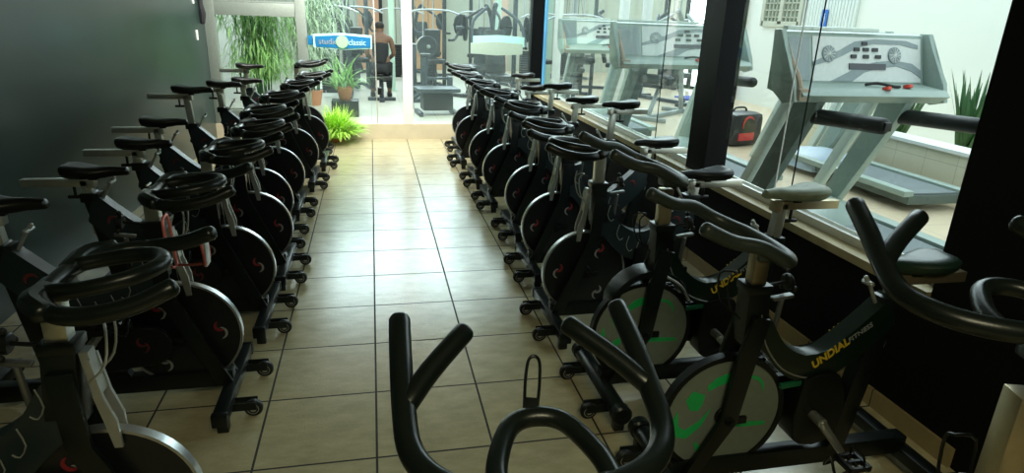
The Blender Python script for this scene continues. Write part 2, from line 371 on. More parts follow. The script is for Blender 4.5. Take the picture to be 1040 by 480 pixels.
def wheel_cover(root):
    bm = NB()
    a = curve2([(-.10, .46), (-.12, .53), (-.20, .60), (-.31, .615), (-.42, .56), (-.47, .46)], 4)
    b = curve2([(-.455, .46), (-.405, .535), (-.31, .585), (-.21, .575), (-.14, .52), (-.12, .46)], 4)
    prism(bm, a+b, -.05, .05, bev=.006)
    wc = obj('wheel_cover', bm, 'frame', root)
    for s in (-1, 1):
        bm = NB(); tube(bm, [(-.455, s*.052, .475), (-.41, s*.052, .545), (-.34, s*.052, .59)], .006, 6, n=3)
        obj('cover_trim', bm, 'silver', wc)
def make_bike(kind, barz=0., saddlez=0., parts_extra=(), root_name='spinning_bike'):
    und = kind == 'undial'
    root = empty(root_name, (0, 0, 0))
    fm = 'frame'
    # front stabiliser
    bm = NB()
    if und:
        tube(bm, [(-.10, -.27, .085), (-.10, .27, .085)], .038, 14, cap='round', flat=.8)
        for s in (-1, 1): disc(bm, (-.10, s*.265, .085), (0, 1, 0), .044, .05, 16, .008)
    else:
        box(bm, (-.10, 0, .08), (.055, .58, .05), bev=.006)
        for s in (-1, 1): box(bm, (-.10, s*.285, .078), (.062, .03, .056), bev=.006)
    for s in (-1, 1):
        box(bm, (-.10, s*.245, .028), (.045, .04, .056), bev=.006)
        for q in (-.022, .022): box(bm, (-.035, s*.155+q, .058), (.10, .006, .035))
    obj('front_stabilizer', bm, fm, root)
    for s in (-1, 1):
        bm = NB(); disc(bm, (0, s*.155, .038), (0, 1, 0), .037, .030, 20, .007)
        w = obj('transport_wheel', bm, 'rubber', root)
        bm = NB(); disc(bm, (0, s*.155, .038), (0, 1, 0), .013, .036, 12, .002); annulus(bm, (0, s*.155, .038), .020, .023, .031, 20)
        obj('wheel_hub', bm, 'silver', w)
    bm = NB(); box(bm, (-1.06, 0, .075), (.055, .56, .05), bev=.006)
    for s in (-1, 1): box(bm, (-1.06, s*.265, .028), (.045, .04, .056), bev=.006); box(bm, (-1.06, s*.275, .075), (.064, .03, .058), bev=.006)
    obj('rear_stabilizer', bm, fm, root)
    bm = NB(); box(bm, (-.58, 0, .108), (.97, .055, .074), bev=.006)
    if not und:
        prism(bm, [(-.62, .13), (-.48, .13), (-.50, .17), (-.60, .17)], -.02, .02)
    obj('base_rail', bm, fm, root)
    # flywheel
    R = .228
    bm = NB()
    if und:
        disc(bm, (HX, 0, HZ), (0, 1, 0), R-.008, .022, 48, .004)
        fw = obj('flywheel', bm, 'discgrey', root)
        bm = NB(); annulus(bm, (HX, 0, HZ), R-.014, R+.004, .034, 48); annulus(bm, (HX, 0, HZ), .0, .03, .05, 20)
        obj('rim', bm, 'plastic', fw)
        for s in (-1, 1):
            y = s*.0118
            bm = NB()
            leafshape(bm, [(HX-.02, HZ+.16), (HX+.0, HZ+.165), (HX+.045, HZ+.15), (HX+.075, HZ+.12), (HX+.07, HZ+.10), (HX+.04, HZ+.115), (HX+.0, HZ+.13)], y)
            obj('emblem', bm, 'green', fw); bm = NB()
            leafshape(bm, [(HX+.08, HZ+.085), (HX+.125, HZ+.105), (HX+.15, HZ+.07), (HX+.13, HZ+.03), (HX+.10, HZ+.025), (HX+.085, HZ+.05)], y)
            obj('emblem', bm, 'green', fw)
            bm = NB()
            leafshape(bm, [(HX+.19, HZ-.01), (HX+.175, HZ+.03), (HX+.165, HZ-.03), (HX+.14, HZ-.05), (HX+.09, HZ-.02), (HX+.05, HZ+.03), (HX+.08, HZ-.04), (HX+.13, HZ-.085), (HX+.17, HZ-.075), (HX+.185, HZ-.045)], y)
            obj('emblem', bm, 'green', fw); bm = NB()
            leafshape(bm, [(HX+.10, HZ-.10), (HX+.06, HZ-.13), (HX+.03, HZ-.19), (HX+.075, HZ-.17)], y)
            obj('emblem', bm, 'green', fw)
            bm = NB()
            leafshape(bm, [(HX-.04, HZ-.03), (HX-.10, HZ-.04), (HX-.17, HZ-.045), (HX-.17, HZ-.06), (HX-.10, HZ-.06), (HX-.03, HZ-.055)], y)
            obj('emblem', bm, 'green', fw); bm = NB()
            swirl(bm, HX-.085, HZ+.09, y, .055, .9, sweep=(0, 2.4), w=.16)
            obj('emblem', bm, 'green', fw)
    else:
        disc(bm, (HX, 0, HZ), (0, 1, 0), R-.006, .024, 48, .003)
        fw = obj('flywheel', bm, 'disc', root)
        bm = NB(); annulus(bm, (HX, 0, HZ), R-.007, R+.002, .030, 48); obj('rim', bm, 'steel', fw)
        for s in (-1, 1):
            y = s*.0128
            for k, a in enumerate((.12, 2.15, 4.1)):
                cx, cz = HX+.145*math.cos(a), HZ+.145*math.sin(a)
                bm = NB(); swirl(bm, cx, cz+.012, y, .022, 1.9, sweep=(0, 3.9), w=.40); obj('emblem', bm, 'white' if k == 2 else 'red', fw)
                bm = NB(); swirl(bm, cx, cz-.020, y, .026, -1.4, sweep=(0, 3.0), w=.26); obj('emblem', bm, 'white', fw)
    bm = NB(); rod(bm, (HX, -.075, HZ), (HX, .075, HZ), .009, 10)
    for s in (-1, 1): disc(bm, (HX, s*.055, HZ), (0, 1, 0), .017, .02, 6); disc(bm, (HX, s*.022, HZ), (0, 1, 0), .036, .012, 18, .002)
    box(bm, (HX-.03, -.05, HZ+.0), (.07, .012, .025)); box(bm, (HX-.03, .05, HZ), (.07, .012, .025))
    obj('axle', bm, 'plastic', root)
    # fork
    for s in (-1, 1):
        bm = NB()
        if und:
            prism(bm, [(-.36, .70), (-.30, .71), (-.26, .55), (-.245, .33), (-.115, .09), (-.17, .09), (-.30, .31), (-.325, .50)], s*.048-.009, s*.048+.009, bev=.003)
        else:
            prism(bm, [(-.345, .74), (-.285, .74), (-.275, .52), (-.255, .48), (-.085, .09), (-.15, .09), (-.315, .46), (-.335, .52)], s*.046-.008, s*.046+.008, bev=.002)
        obj('fork_blade', bm, 'frame', root)
    # brushed bracket / brake housing over the wheel
    bm = NB()
    if not und:
        for s in (-1, 1):
            prism(bm, [(-.262, .76), (-.250, .76), (-.235, .65), (-.215, .58), (-.212, .50), (-.232, .50), (-.245, .58), (-.258, .65)], s*.024-.005, s*.024+.005)
        prism(bm, [(-.275, .78), (-.254, .78), (-.24, .66), (-.26, .64)], -.02, .02)
        box(bm, (-.226, 0, .525), (.016, .05, .010))
        obj('fork_bracket', bm, 'silver', root)
    # head tube, post
    bm = NB(); prism(bm, [(-.375, .60), (-.285, .60), (-.278, .80), (-.352, .805)], -.036, .036, bev=.004)
    box(bm, (-.315, 0, .80), (.088, .078, .03), bev=.006)
    obj('head_tube', bm, fm, root)
    bm = NB(); box(bm, (-.315, 0, .84), (.052, .045, .20), bev=.004)
    if not und:
        for k in range(6): disc(bm, (-.315, 0, .88+k*.016), (0, 1, 0), .004, .047, 8)
    obj('handlebar_post', bm, 'chrome' if not und else 'gold', root)
    bm = bar_bull(simple=True) if und else bar_dark()
    if und:
        hb = obj('handlebar', bm, 'foamgrey' if 'greybar' in parts_extra else 'foam', root)
    else:
        hb = obj('handlebar', bm, 'foam', root)
    hb.location.z = barz
    knob(root, 'post_knob', (-.36, 0, .80), (-.075, 0, .01))
    # resistance knob on the beam with chrome lever
    bm = NB(); rod(bm, (-.415, 0, .62), (-.425, 0, .745), .009, 8); 
    b2 = [(-.46, .76), (-.40, .775), (-.385, .76), (-.43, .745)]
    box(bm, (-.425, 0, .755), (.075, .026, .012), rot=RY(.15), bev=.005)
    obj('resistance_lever', bm, 'leverdark', root)
    # main beam
    top = curve2([(-.285, .80), (-.37, .70), (-.44, .60), (-.52, .548), (-.60, .545), (-.70, .62), (-.83, .745)], 4)
    bot = curve2([(-.87, .64), (-.76, .53), (-.66, .455), (-.57, .43), (-.46, .475), (-.38, .56), (-.29, .64)], 4)
    if not und: bot = curve2([(-.87, .60), (-.78, .50), (-.68, .41), (-.57, .375), (-.46, .42), (-.38, .50), (-.29, .58)], 4)
    bm = NB(); prism(bm, top+bot, -.034, .034, bev=.006)
    mb = obj('main_beam', bm, 'frame2' if und else 'beam', root)
    if und:
        for s in (-1, 1):
            bm = NB(); tube(bm, [(-.335, s*.035, .71), (-.37, s*.035, .60), (-.45, s*.035, .50), (-.55, s*.035, .455), (-.62, s*.035, .46)], .003, 6, n=4)
            obj('beam_piping', bm, 'silver', mb)
        ang = math.radians(36)
        for s in (1, -1):
            # text reads towards the rear on the local +Y side, towards the front on -Y
            if s == 1:
                X = Vector((-math.cos(ang), 0, math.sin(ang))); Yv = Vector((math.sin(ang), 0, math.cos(ang))); O = Vector((-.575, .0355, .488))
            else:
                X = Vector((math.cos(ang), 0, -math.sin(ang))); Yv = Vector((math.sin(ang), 0, math.cos(ang))); O = Vector((-.80, -.0355, .655))
            Zv = X.cross(Yv)
            mw = Matrix((( X.x, Yv.x, Zv.x, O.x), (X.y, Yv.y, Zv.y, O.y), (X.z, Yv.z, Zv.z, O.z), (0, 0, 0, 1)))
            text('lettering', 'UNDIAL', .042, 'yellow', mb, mw, shear=.15, bold=.0012, sx=1.0)
            mw2 = mw @ Matrix.Translation((.152, .004, 0))
            text('lettering', 'FITNESS', .025, 'lettergrey', mb, mw2, shear=.15, sx=1.15)
    else:
        for s in (-1, 1):
            for k in range(5):
                bm = NB(); t = k/5; x = -.38-.30*t; zt = .685-.42*t*(1-t)*1.25-.12*t
                tube(bm, [(x, s*.035, zt+.01), (x+.012, s*.036, zt-.04), (x-.008, s*.035, zt-.075), (x-.024, s*.035, zt-.066)], .0022, 5, n=2)
                obj('beam_rib', bm, 'silver', mb)
            bm = NB(); swirl(bm, -.76, .60, s*.0348, .024, .4, sweep=(0, 3.4), w=.4); obj('emblem', bm, 'reddim', mb)
    # seat tube
    bm = NB()
    prism(bm, [(-.877, .71), (-.803, .71), (-.715, .12), (-.785, .12)], -.028, .028, bev=.004)
    box(bm, (-.845, 0, .715), (.086, .068, .045), bev=.006)
    obj('seat_tube', bm, fm, root)
    bm = NB(); box(bm, (-.850, 0, .735), (.045, .04, .27), rot=RY(-.08), bev=.003)
    for k in range(5): disc(bm, (-.854, 0, .755+k*.022), (0, 1, 0), .004, .042, 8)
    obj('seat_post', bm, 'chrome', root)
    bm = NB(); box(bm, (-.975, 0, .858), (.31, .04, .038), bev=.003); box(bm, (-.835, 0, .855), (.035, .048, .048), bev=.004)
    for k in range(6): disc(bm, (-.93-k*.022, 0, .858), (0, 1, 0), .004, .0415, 8)
    sl = obj('seat_slider', bm, 'gold' if und else 'chrome', root); sl.location.z = saddlez
    # saddle
    bm = NB(); rings = []
    prof = [(-.735, .012, .905, .012), (-.745, .022, .912, .022), (-.80, .026, .915, .028), (-.86, .045, .912, .032), (-.92, .075, .918, .038), (-.975, .085, .925, .042), (-1.01, .07, .928, .038), (-1.025, .035, .925, .022)]
    for x, w, z, h in prof:
        ring = []
        for k in range(14):
            a = 2*PI*k/14; ca, sa = math.cos(a), math.sin(a)
            dip = .010*math.exp(-(ca*1.8)**2) if (sa > 0 and w > .06) else 0
            h2 = h*1.35; ring.append(bm.verts.new((x, w*ca, z+(h2*.5*sa if sa > 0 else h2*sa*(.9 if abs(ca) > .5 else .6))-dip)))
        rings.append(ring)
    for a, b in zip(rings[:-1], rings[1:]):
        for k in range(14): bm.faces.new((a[k], a[(k+1) % 14], b[(k+1) % 14], b[k]))
    bm.faces.new(rings[0]); bm.faces.new(rings[-1][::-1])
    bmesh.ops.subdivide_edges(bm, edges=bm.edges[:], cuts=1, smooth=.4)
    sd = obj('saddle', bm, 'vinylgreen' if und else 'vinyl', root); sd.location.z = saddlez
    bm = NB()
    for s in (-1, 1): tube(bm, [(-.79, s*.016, .898), (-.84, s*.02, .885), (-.92, s*.024, .885), (-.98, s*.03, .90)], .0035, 6, n=2)
    box(bm, (-.89, 0, .882), (.04, .055, .022), bev=.004)
    obj('saddle_clamp', bm, 'plastic', sd)
    bm = NB(); rod(bm, (-.915, 0, .845), (-.915, 0, .79), .007, 8); tube(bm, [(-.945, 0, .785), (-.885, 0, .785)], .009, 8)
    k = obj('slider_knob', bm, 'plastic', root); k.location.z = saddlez
    # saddle height knob ahead of seat tube
    bm = NB(); rod(bm, (-.80, 0, .705), (-.755, 0, .785), .007, 8); tube(bm, [(-.752, -.022, .786), (-.745, .022, .79)], .010, 8); 
    tube(bm, [(-.752, 0, .786), (-.735, 0, .81)], .008, 8)
    obj('seat_knob', bm, 'silver', root)
    # chain guard on local -Y side plus inner crank box
    cx, cz = -.60, .31
    bm = NB()
    prof = []
    for k in range(22):
        a = PI*.5+PI*k/21*1.1; prof.append((cx+.105*math.cos(a), cz+.105*math.sin(a)))
    for k in range(14):
        a = -PI*.45+PI*.9*k/13; prof.append((-.38+.085*math.cos(a), HZ-.01+.085*math.sin(a)))
    prism(bm, prof, -.085, -.055, bev=.008)
    cg = obj('chain_guard', bm, 'plastic', root)
    bm = NB(); swirl(bm, -.40, .335, -.0862, .020, 1.9, sweep=(0, 3.6), w=.4); obj('emblem', bm, 'reddim' if not und else 'green', cg)
    bm = NB(); swirl(bm, -.40, .31, -.0862, .022, -1.4, sweep=(0, 2.6), w=.26); obj('emblem', bm, 'reddim', cg)
    bm = NB(); prism(bm, curve2([(-.54, .45), (-.60, .47), (-.68, .46), (-.72, .34), (-.70, .21), (-.62, .18), (-.55, .20), (-.525, .30)], 3), -.05, .05, bev=.006)
    obj('crank_housing', bm, 'plastic', root)
    if und:
        bm = NB(); box(bm, (-.50, .03, .43), (.08, .014, .02), rot=RY(.1), bev=.003); obj('brake_strip', bm, 'greendark', root)
    for s, a in ((-1, .9), (1, .9+PI)):
        ex, ez = cx+.165*math.cos(a), cz+.165*math.sin(a)
        bm = NB(); tube(bm, [(cx, s*.095, cz), (ex, s*.105, ez)], [.017, .013], 8, cap='round'); rod(bm, (cx, s*.05, cz), (cx, s*.105, cz), .018, 12)
        cr = obj('crank_arm', bm, 'silver', root)
        bm = NB(); py = s*.165
        for q in (-.036, .036): box(bm, (ex+q, py, ez), (.014, .085, .022), bev=.003)
        for q in (-.036, 0, .036): box(bm, (ex, py+q, ez), (.08, .010, .018))
        rod(bm, (ex, s*.11, ez), (ex, s*.205, ez), .006, 8)
        tube(bm, [(ex+.035, py-.03, ez), (ex+.085, py-.032, ez-.02), (ex+.095, py, ez+.035), (ex+.085, py+.032, ez-.02), (ex+.035, py+.03, ez)], .005, 6, n=3)
        tube(bm, [(ex-.02, py-.035, ez-.01), (ex-.01, py-.03, ez+.045), (ex, py, ez+.06), (ex-.01, py+.03, ez+.045), (ex-.02, py+.035, ez-.01)], .004, 6, n=3)
        obj('pedal', bm, 'plastic', cr)
    # bottle holder under the bar
    bm = NB()
    tube(bm, [(-.26, .03, .70), (-.215, .03, .75), (-.20, .03, .84), (-.225, .03, .865), (-.20, -.03, .84), (-.215, -.03, .75), (-.26, -.03, .70)], .0035, 6, n=3)
    obj('brake_cable', bm, 'silver' if not und else 'plastic', root)
    return root
def setz(root, barz, sadz, sadx=0.):
    for ch in root.children:
        n = ch.name.split('.')[0]
        if n == 'handlebar': ch.location.z = barz
        if n in ('saddle', 'seat_slider', 'slider_knob'): ch.location.z = sadz
        if n == 'saddle': ch.location.x = sadx
        if n == 'seat_post': ch.location.z = sadz
        if n == 'handlebar_post': ch.location.z = barz*.5

dark = make_bike('dark', barz=.0, saddlez=.0)
und = make_bike('undial', barz=.0, saddlez=0., parts_extra=('greybar',))
BIKES = {}
def place(src, first, x, y, rz, barz, sadz, label, group):
    r = src if first else copy_tree(src)
    r.location = (x, y, 0); r.rotation_euler = (0, 0, rz); r['label'] = label; r['category'] = 'exercise bike'; r['group'] = group
    # origin x is wheel line
    setz(r, barz, sadz, .07 if rz == 0 else -.03)
    return r
LG, RG = 'black spinning bikes in the left row', 'black spinning bikes in the right row'
left = [
 (.02, -.46, .03, -.02, 'black spinning bike nearest the camera in the left row, mostly cut by the photo edge'),
 (-.046, .51, -.01, -.02, 'black spinning bike second from the camera in the left row, behind the red wire cage'),
 (-.010, 1.235, -.01, -.07, 'black spinning bike at the left wall, third from the camera in the left row'),
 (.008, 1.887, -.01, -.065, 'black spinning bike at the left wall, fourth from the camera in the left row'),
 (-.057, 2.515, -.01, -.045, 'black spinning bike at the left wall, fifth from the camera in the left row'),
 (-.046, 3.25, 0., .08, 'black spinning bike with raised saddle at the left wall, sixth from the camera'),
 (.0, 4.12, 0., .03, 'black spinning bike at the left wall, third from the glass end of the left row'),
 (.05, 4.93, 0., -.02, 'black spinning bike in the left row, last but one before the glass end wall'),
 (-.04, 5.68, .06, .06, 'black spinning bike at the far end of the left row, beside the glass end wall'),
]
for i, (x, y, bz, sz, lab) in enumerate(left):
    BIKES['L%d' % i] = place(dark, i == 0, x, y, 0, bz, sz, lab, LG)
right = [
 (1.29, .96, .05, -.065, 'black wheeled spinning bike directly behind the two grey wheeled ones in the right row'),
 (1.35, 1.73, .03, -.045, 'black spinning bike with low black saddle, fourth from the camera in the right row'),
 (1.40, 2.52, .03, .09, 'black spinning bike with raised saddle, fifth from the camera in the right row'),
 (1.36, 3.33, .03, .02, 'black spinning bike in the right row, sixth from the camera by the long window sill'),
 (1.35, 4.09, .03, .055, 'black spinning bike in the right row, seventh from the camera by the long window sill'),
 (1.32, 4.95, .03, -.06, 'black spinning bike in the right row, last but one before the glass end wall'),
 (1.38, 5.76, .04, .0, 'black spinning bike at the far end of the right row by the corner post'),
]
for i, (x, y, bz, sz, lab) in enumerate(right):
    BIKES['R%d' % i] = place(dark, False, x, y, PI, bz, sz, lab, RG)
place(und, True, 1.37, -.36, PI, -.03, -.06, 'spinning bike with grey disc wheel and yellow UNDIAL lettering, nearest in the right row', 'grey wheeled spinning bikes')
n_second = place(und, False, 1.33, .27, PI, .045, .02, 'spinning bike with grey and green disc wheel, second from the camera in the right row', 'grey wheeled spinning bikes')
fg = copy_tree(und)
fg.location = (.722, -1.035, 0); fg.rotation_euler = (0, 0, PI/2); fg['label'] = 'bike with black bullhorn bars and wire clip in the centre foreground'; fg['category'] = 'exercise bike'; fg['group'] = 'grey wheeled spinning bikes'
setz(fg, 0, .0)
wheel_cover(n_second)
for ch in n_second.children:
    if ch.name.startswith('saddle'): ch.data = ch.data.copy(); ch.data.materials[0] = mat('saddle_worn_pale_green', (.22, .27, .19), .5, noise=.6, nscale=18); ch['label'] = 'worn pale green saddle'
for ch in fg.children:
    if ch.name.startswith('handlebar') and not ch.name.startswith('handlebar_post'):
        tmp = obj('tmp', bar_bull(), 'foam'); ch.data = tmp.data; bpy.data.objects.remove(tmp)
        fgbar = ch.name
        # phone clip: long wire loop standing on the inner ring
        bm = NB(); z = .995
        tube(bm, [(-.165, -.013, z+.01), (-.12, -.015, z+.035), (-.085, -.012, z+.055), (-.075, 0, z+.06), (-.085, .012, z+.055), (-.12, .015, z+.035), (-.165, .013, z+.01)], .0035, 8, n=4)
        box(bm, (-.172, 0, z+.012), (.040, .030, .012), rot=RY(-.5), bev=.003)
        bmesh.ops.transform(bm, matrix=Matrix.Translation((-.17, 0, 0)) @ RZ(-.28) @ Matrix.Diagonal((.9, .8, 1, 1)) @ Matrix.Translation((.17, 0, 0)), verts=bm.verts)
        bmesh.ops.transform(bm, matrix=Matrix.Translation((0, .004, 0)), verts=bm.verts)
        obj('clip', bm, 'plastic', ch)
    if ch.name.startswith('saddle') or ch.name.startswith('seat'): pass
n1 = copy_tree(und)
n1.location = (1.672, -1.013, 0); n1.rotation_euler = (0, 0, PI/2-.3); n1['label'] = 'spinning bike with very high black bars at the right edge of the photo'; n1['category'] = 'exercise bike'; n1['group'] = 'grey wheeled spinning bikes'
setz(n1, .165, .0)
for ch in n1.children:
    if ch.name.startswith('handlebar') and not ch.name.startswith('handlebar_post'):
        ch.data = bpy.data.objects[fgbar].data

# red wire bottle cage hanging on the front-left bike
t = empty('bottle_cage', (-.10, -.02, .84), 0, label='red wire bottle cage clipped to the bars of the nearest left bike', cat='bottle cage')
bm = NB()
tube(bm, [(-.055, .028, .13), (-.05, .028, .0), (-.04, .0, -.012), (-.05, -.028, .0), (-.055, -.028, .13), (-.055, 0, .15)], .0045, 8, n=4, closed=True)
tube(bm, [(.045, .03, .08), (.05, .03, .0), (.04, 0, -.012), (.05, -.03, .0), (.045, -.03, .08), (.045, 0, .095)], .0045, 8, n=4, closed=True)
tube(bm, [(-.045, 0, -.012), (0, 0, -.014), (.045, 0, -.012)], .0045, 8, n=2)
obj('wire_frame', bm, 'redcage', t)
bm = NB(); box(bm, (.05, 0, .03), (.008, .05, .09), bev=.003); obj('plate', bm, 'silver', t)

# ------------------------------------------------------------------ setting
HZC = 2.8
sbox('floor', (-1.5, -4.0, -.1), (2.68, 6.45, 0), 'floor')
sbox('trim_1', (-1.45, 6.45, -.1), (2.68, 6.60, .2), 'curb')
sbox('trim_2', (-1.45, 6.449, -.0), (-1.449, 6.45, .001), 'curb')
bpy.data.objects.remove(bpy.data.objects['trim_2'])
sbox('floor_back', (-4, 6.60, -.1), (3.9, 16, .2), 'floor2')
sbox('floor_right', (3.9, 6.6, -.1), (9, 16, .2), 'floor3')
sbox('floor_treadmill_side', (2.86, -4, -.1), (9, 6.6, .2), 'floor3')
sbox('wall_left', (-1.60, -4, 0), (-1.45, 6.6, HZC), 'leftwall')
sbox('wall_front', (-1.6, -4.15, 0), (2.86, -4, HZC), 'darkwall')
sbox('ceiling', (-1.6, -4.15, HZC), (2.86, 6.6, HZC+.1), 'ceil')
sbox('wall_back', (-1.45, 6.47, 2.5), (2.70, 6.58, HZC), 'darkwall')       # header over the end glass
sbox('wall_right_low', (2.64, -.14, 0), (2.86, 6.6, .585), 'blackwall')
sbox('wall_right_header', (2.68, -.14, 2.5), (2.80, 6.47, HZC), 'blackwall')
sbox('wall_right', (2.64, -4, 0), (2.86, -.14, HZC), 'blackwall')
sbox('baseboard_right', (2.625, -.42, 0), (2.64, 6.45, .085), 'skirt')
sbox('trim_2', (2.615, -.14, .585), (2.86, 6.45, .625), 'sill')
bm = NB(); box(bm, (2.735, 3.15, .64), (.06, 6.58, .03)); box(bm, (2.70, 3.15, .66), (.008, 6.58, .02)); box(bm, (2.765, 3.15, .66), (.008, 6.58, .02))
structure('trim_3', bm, 'track')
sbox('trim_4', (2.665, 1.80, .625), (2.82, 2.06, 2.5), 'post')
sbox('trim_5', (2.55, 6.44, .2), (2.71, 6.60, 2.5), 'post')
# right partition panes
for i, (a, b) in enumerate(((-.14, .86), (.865, 1.80), (2.06, 3.55), (3.555, 5.0), (5.005, 6.44))):
    o = sbox('window_%d' % (i+1), (2.731, a, .655), (2.739, b, 2.5), 'glass' if i < 2 else 'glasshaze')
for nm, y, m in (('trim_11', .945, 'post'), ('trim_12', 1.09, 'whitepaint'), ('trim_13', 2.75, 'post')):
    bm = NB(); rod(bm, (2.728, y, .65), (2.728, y, 2.5), .004, 8); structure(nm, bm, m)
# end partition
for i, (a, b, m) in enumerate(((-.29, .52, 'glasshaze'), (.535, .865, 'glass'), (.995, 2.55, 'glasshaze'))):
    sbox('window_%d' % (i+6), (a, 6.50, .2), (b, 6.508, 2.5), m)
sbox('trim_6', (.865, 6.46, .2), (.99, 6.58, 2.5), 'whitepaint')
bm = NB(); box(bm, (.527, 6.50, 1.3), (.014, .02, 2.4)); structure('trim_7', bm, 'track')
# left framed window
f = NB()
box(f, (-1.39, 6.52, 1.35), (.12, .09, 2.3), bev=.004); box(f, (-.35, 6.52, 1.35), (.12, .09, 2.3), bev=.004)
box(f, (-.87, 6.52, 1.565), (.92, .07, .15), bev=.004); box(f, (-.87, 6.52, .28), (.92, .07, .16), bev=.004)
box(f, (-.87, 6.50, 1.655), (.92, .03, .02)); box(f, (-.87, 6.50, .38), (.92, .03, .02))
fr = structure('window_9', f, 'alu')
sbox('pane', (-1.33, 6.52, .36), (-.41, 6.526, 1.49), 'glass', fr)
sbox('pane', (-1.33, 6.52, 1.64), (-.41, 6.526, 2.5), 'frost', fr)
# door handle on glass door
o = empty('door_handle', (.565, 6.47, .62), label='small black lock block on the glass door edge', cat='door lock')
bm = NB(); box(bm, (0, 0, 0), (.05, .05, .09), bev=.006); box(bm, (0, .05, 0), (.05, .02, .09), bev=.006); obj('lock_body', bm, 'plastic', o)
# wall plates on the left wall
for (y, z, lab) in ((6.05, 1.27, 'small white switch plate on the dark left wall near the window frame, lower one'), (6.05, 1.66, 'small white switch plate on the dark left wall near the window frame, upper one')):
    bm = NB(); box(bm, (-1.444, y, z), (.012, .07, .11), bev=.003); box(bm, (-1.437, y, z), (.006, .02, .04), bev=.002)
    tag(obj('switch_plate', bm, 'whitepaint'), lab, 'switch plate', 'wall switch plates')
bm = NB(); tube(bm, [(-1.43, 6.30, 1.40), (-1.42, 6.30, 1.5), (-1.43, 6.30, 1.62), (-1.42, 6.29, 1.8), (-1.43, 6.30, 2.1)], [.03, .04, .028, .035, .03], 8, n=3)
tag(obj('rolled_curtain', bm, 'cloth'), 'black bundled cloth hanging in the corner between dark wall and window frame', 'curtain')

# far surroundings
sbox('wall_far_back', (-4, 15.0, .2), (9, 15.2, 3.0), 'gold_wall')
sbox('wall_far_left', (-2.05, 8.75, .2), (-.62, 8.85, 3.0), 'whitepaint')
sbox('wall_far_left_side', (-2.05, 6.6, .2), (-1.95, 8.75, 3.0), 'whitepaint')
sbox('wall_far_right', (7.4, -4, .2), (7.55, 9.35, 3.0), 'wallwhite')
sbox('trim_8', (7.3, 9.35, .2), (7.6, 10.4, 3.0), 'brick')
sbox('trim_9', (5.45, -4, .2), (5.65, 4.9, .60), 'walltile')
sbox('trim_10', (5.42, -4, .60), (5.68, 4.92, .63), 'whitepaint')
sbox('door_1', (7.36, 6.45, .2), (7.395, 7.66, 2.6), 'corrug')
# paned window on the far right wall
bm = NB(); y0, y1, z0, z1 = 7.72, 8.78, 1.62, 2.3
for y in (y0, y1): box(bm, (7.37, y, (z0+z1)/2), (.06, .09, z1-z0+.09))
for z in (z0, z1): box(bm, (7.37, (y0+y1)/2, z), (.06, y1-y0, .09))
box(bm, (7.37, (y0+y1)/2, (z0+z1)/2), (.06, .10, z1-z0))
for k in range(1, 4):
    for h in (0, 1):
        yy = y0+.045+h*(y1-y0)/2+(k*(y1-y0-.19)/8); box(bm, (7.37, yy, (z0+z1)/2), (.03, .018, z1-z0))
for k in range(1, 6): box(bm, (7.37, (y0+y1)/2, z0+k*(z1-z0)/6), (.03, y1-y0, .018))
w = structure('window_10', bm, 'gold_wall')
sbox('pane', (7.385, y0, z0), (7.398, y1, z1), mat('window_dark_pane', (.20, .25, .20), .1), w)
# blue restroom sign
o = empty('restroom_sign', (7.345, 7.10, 1.72), label='small blue restroom sign with white figure on the pale corrugated door', cat='sign')
bm = NB(); box(bm, (0, 0, 0), (.01, .13, .27)); obj('sign_panel', bm, mat('restroom_blue', (.03, .17, .62), .4), o)
bm = NB(); disc(bm, (-.008, 0, .065), (1, 0, 0), .018, .006, 14); box(bm, (-.008, 0, .0), (.006, .045, .08)); box(bm, (-.008, 0, -.06), (.006, .028, .08)); obj('figure_symbol', bm, 'whitepaint', o)

# white and mint columns in the back hall
for (x, y, r, m, lab, nm) in (
    (.845, 10.2, .05, 'mint', 'slim pale mint metal column left of the white door post', 'column'),
    (3.35, 8.0, .055, 'whitepaint', 'white column just right of the blue strip behind the corner post', 'column'),
    (4.42, 8.0, .065, 'whitepaint', 'thick white column standing behind the row of machines, middle of the right windows', 'column'),
    (4.27, 12.0, .07, 'mint', 'pale mint column far behind the cable machine', 'column'),
    (5.75, 10.2, .075, 'whitepaint', 'white column behind the middle treadmill, left of the wide black post', 'column'),
    (2.95, 11.0, .06, 'mint', 'pale mint column above the mint hanging sign', 'column')):
    bm = NB(); box(bm, (x, y, 1.6), (r*2, r*2, 2.8), bev=.006); box(bm, (x, y, .21), (r*3, r*3, .02))
    tag(obj(nm, bm, m), lab, 'column', 'back hall columns')
bm = NB(); box(bm, (3.26, 8.6, 1.6), (.13, .06, 2.8), bev=.004); box(bm, (3.26, 8.565, 1.35), (.14, .01, .012))
tag(obj('blue_panel', bm, 'blue'), 'tall light blue strip panel right behind the black corner post', 'panel')
bm = NB(); box(bm, (1.95, 14.9, 1.6), (.75, .06, 2.8)); tag(obj('orange_panel', bm, 'orange'), 'orange wall panel at the back of the gym behind the machines', 'panel')
bm = NB(); box(bm, (.45, 14.9, 1.6), (.55, .06, 2.8)); tag(obj('orange_panel', bm, mat('salmon_paint', (.62, .33, .20), .7)), 'salmon wall panel behind the seated person', 'panel')
bm = NB(); box(bm, (3.75, 14.9, 1.6), (.4, .06, 2.8)); tag(obj('orange_panel', bm, mat('pale_peach_paint', (.75, .52, .38), .7)), 'pale peach wall panel above the mint hanging sign', 'panel')

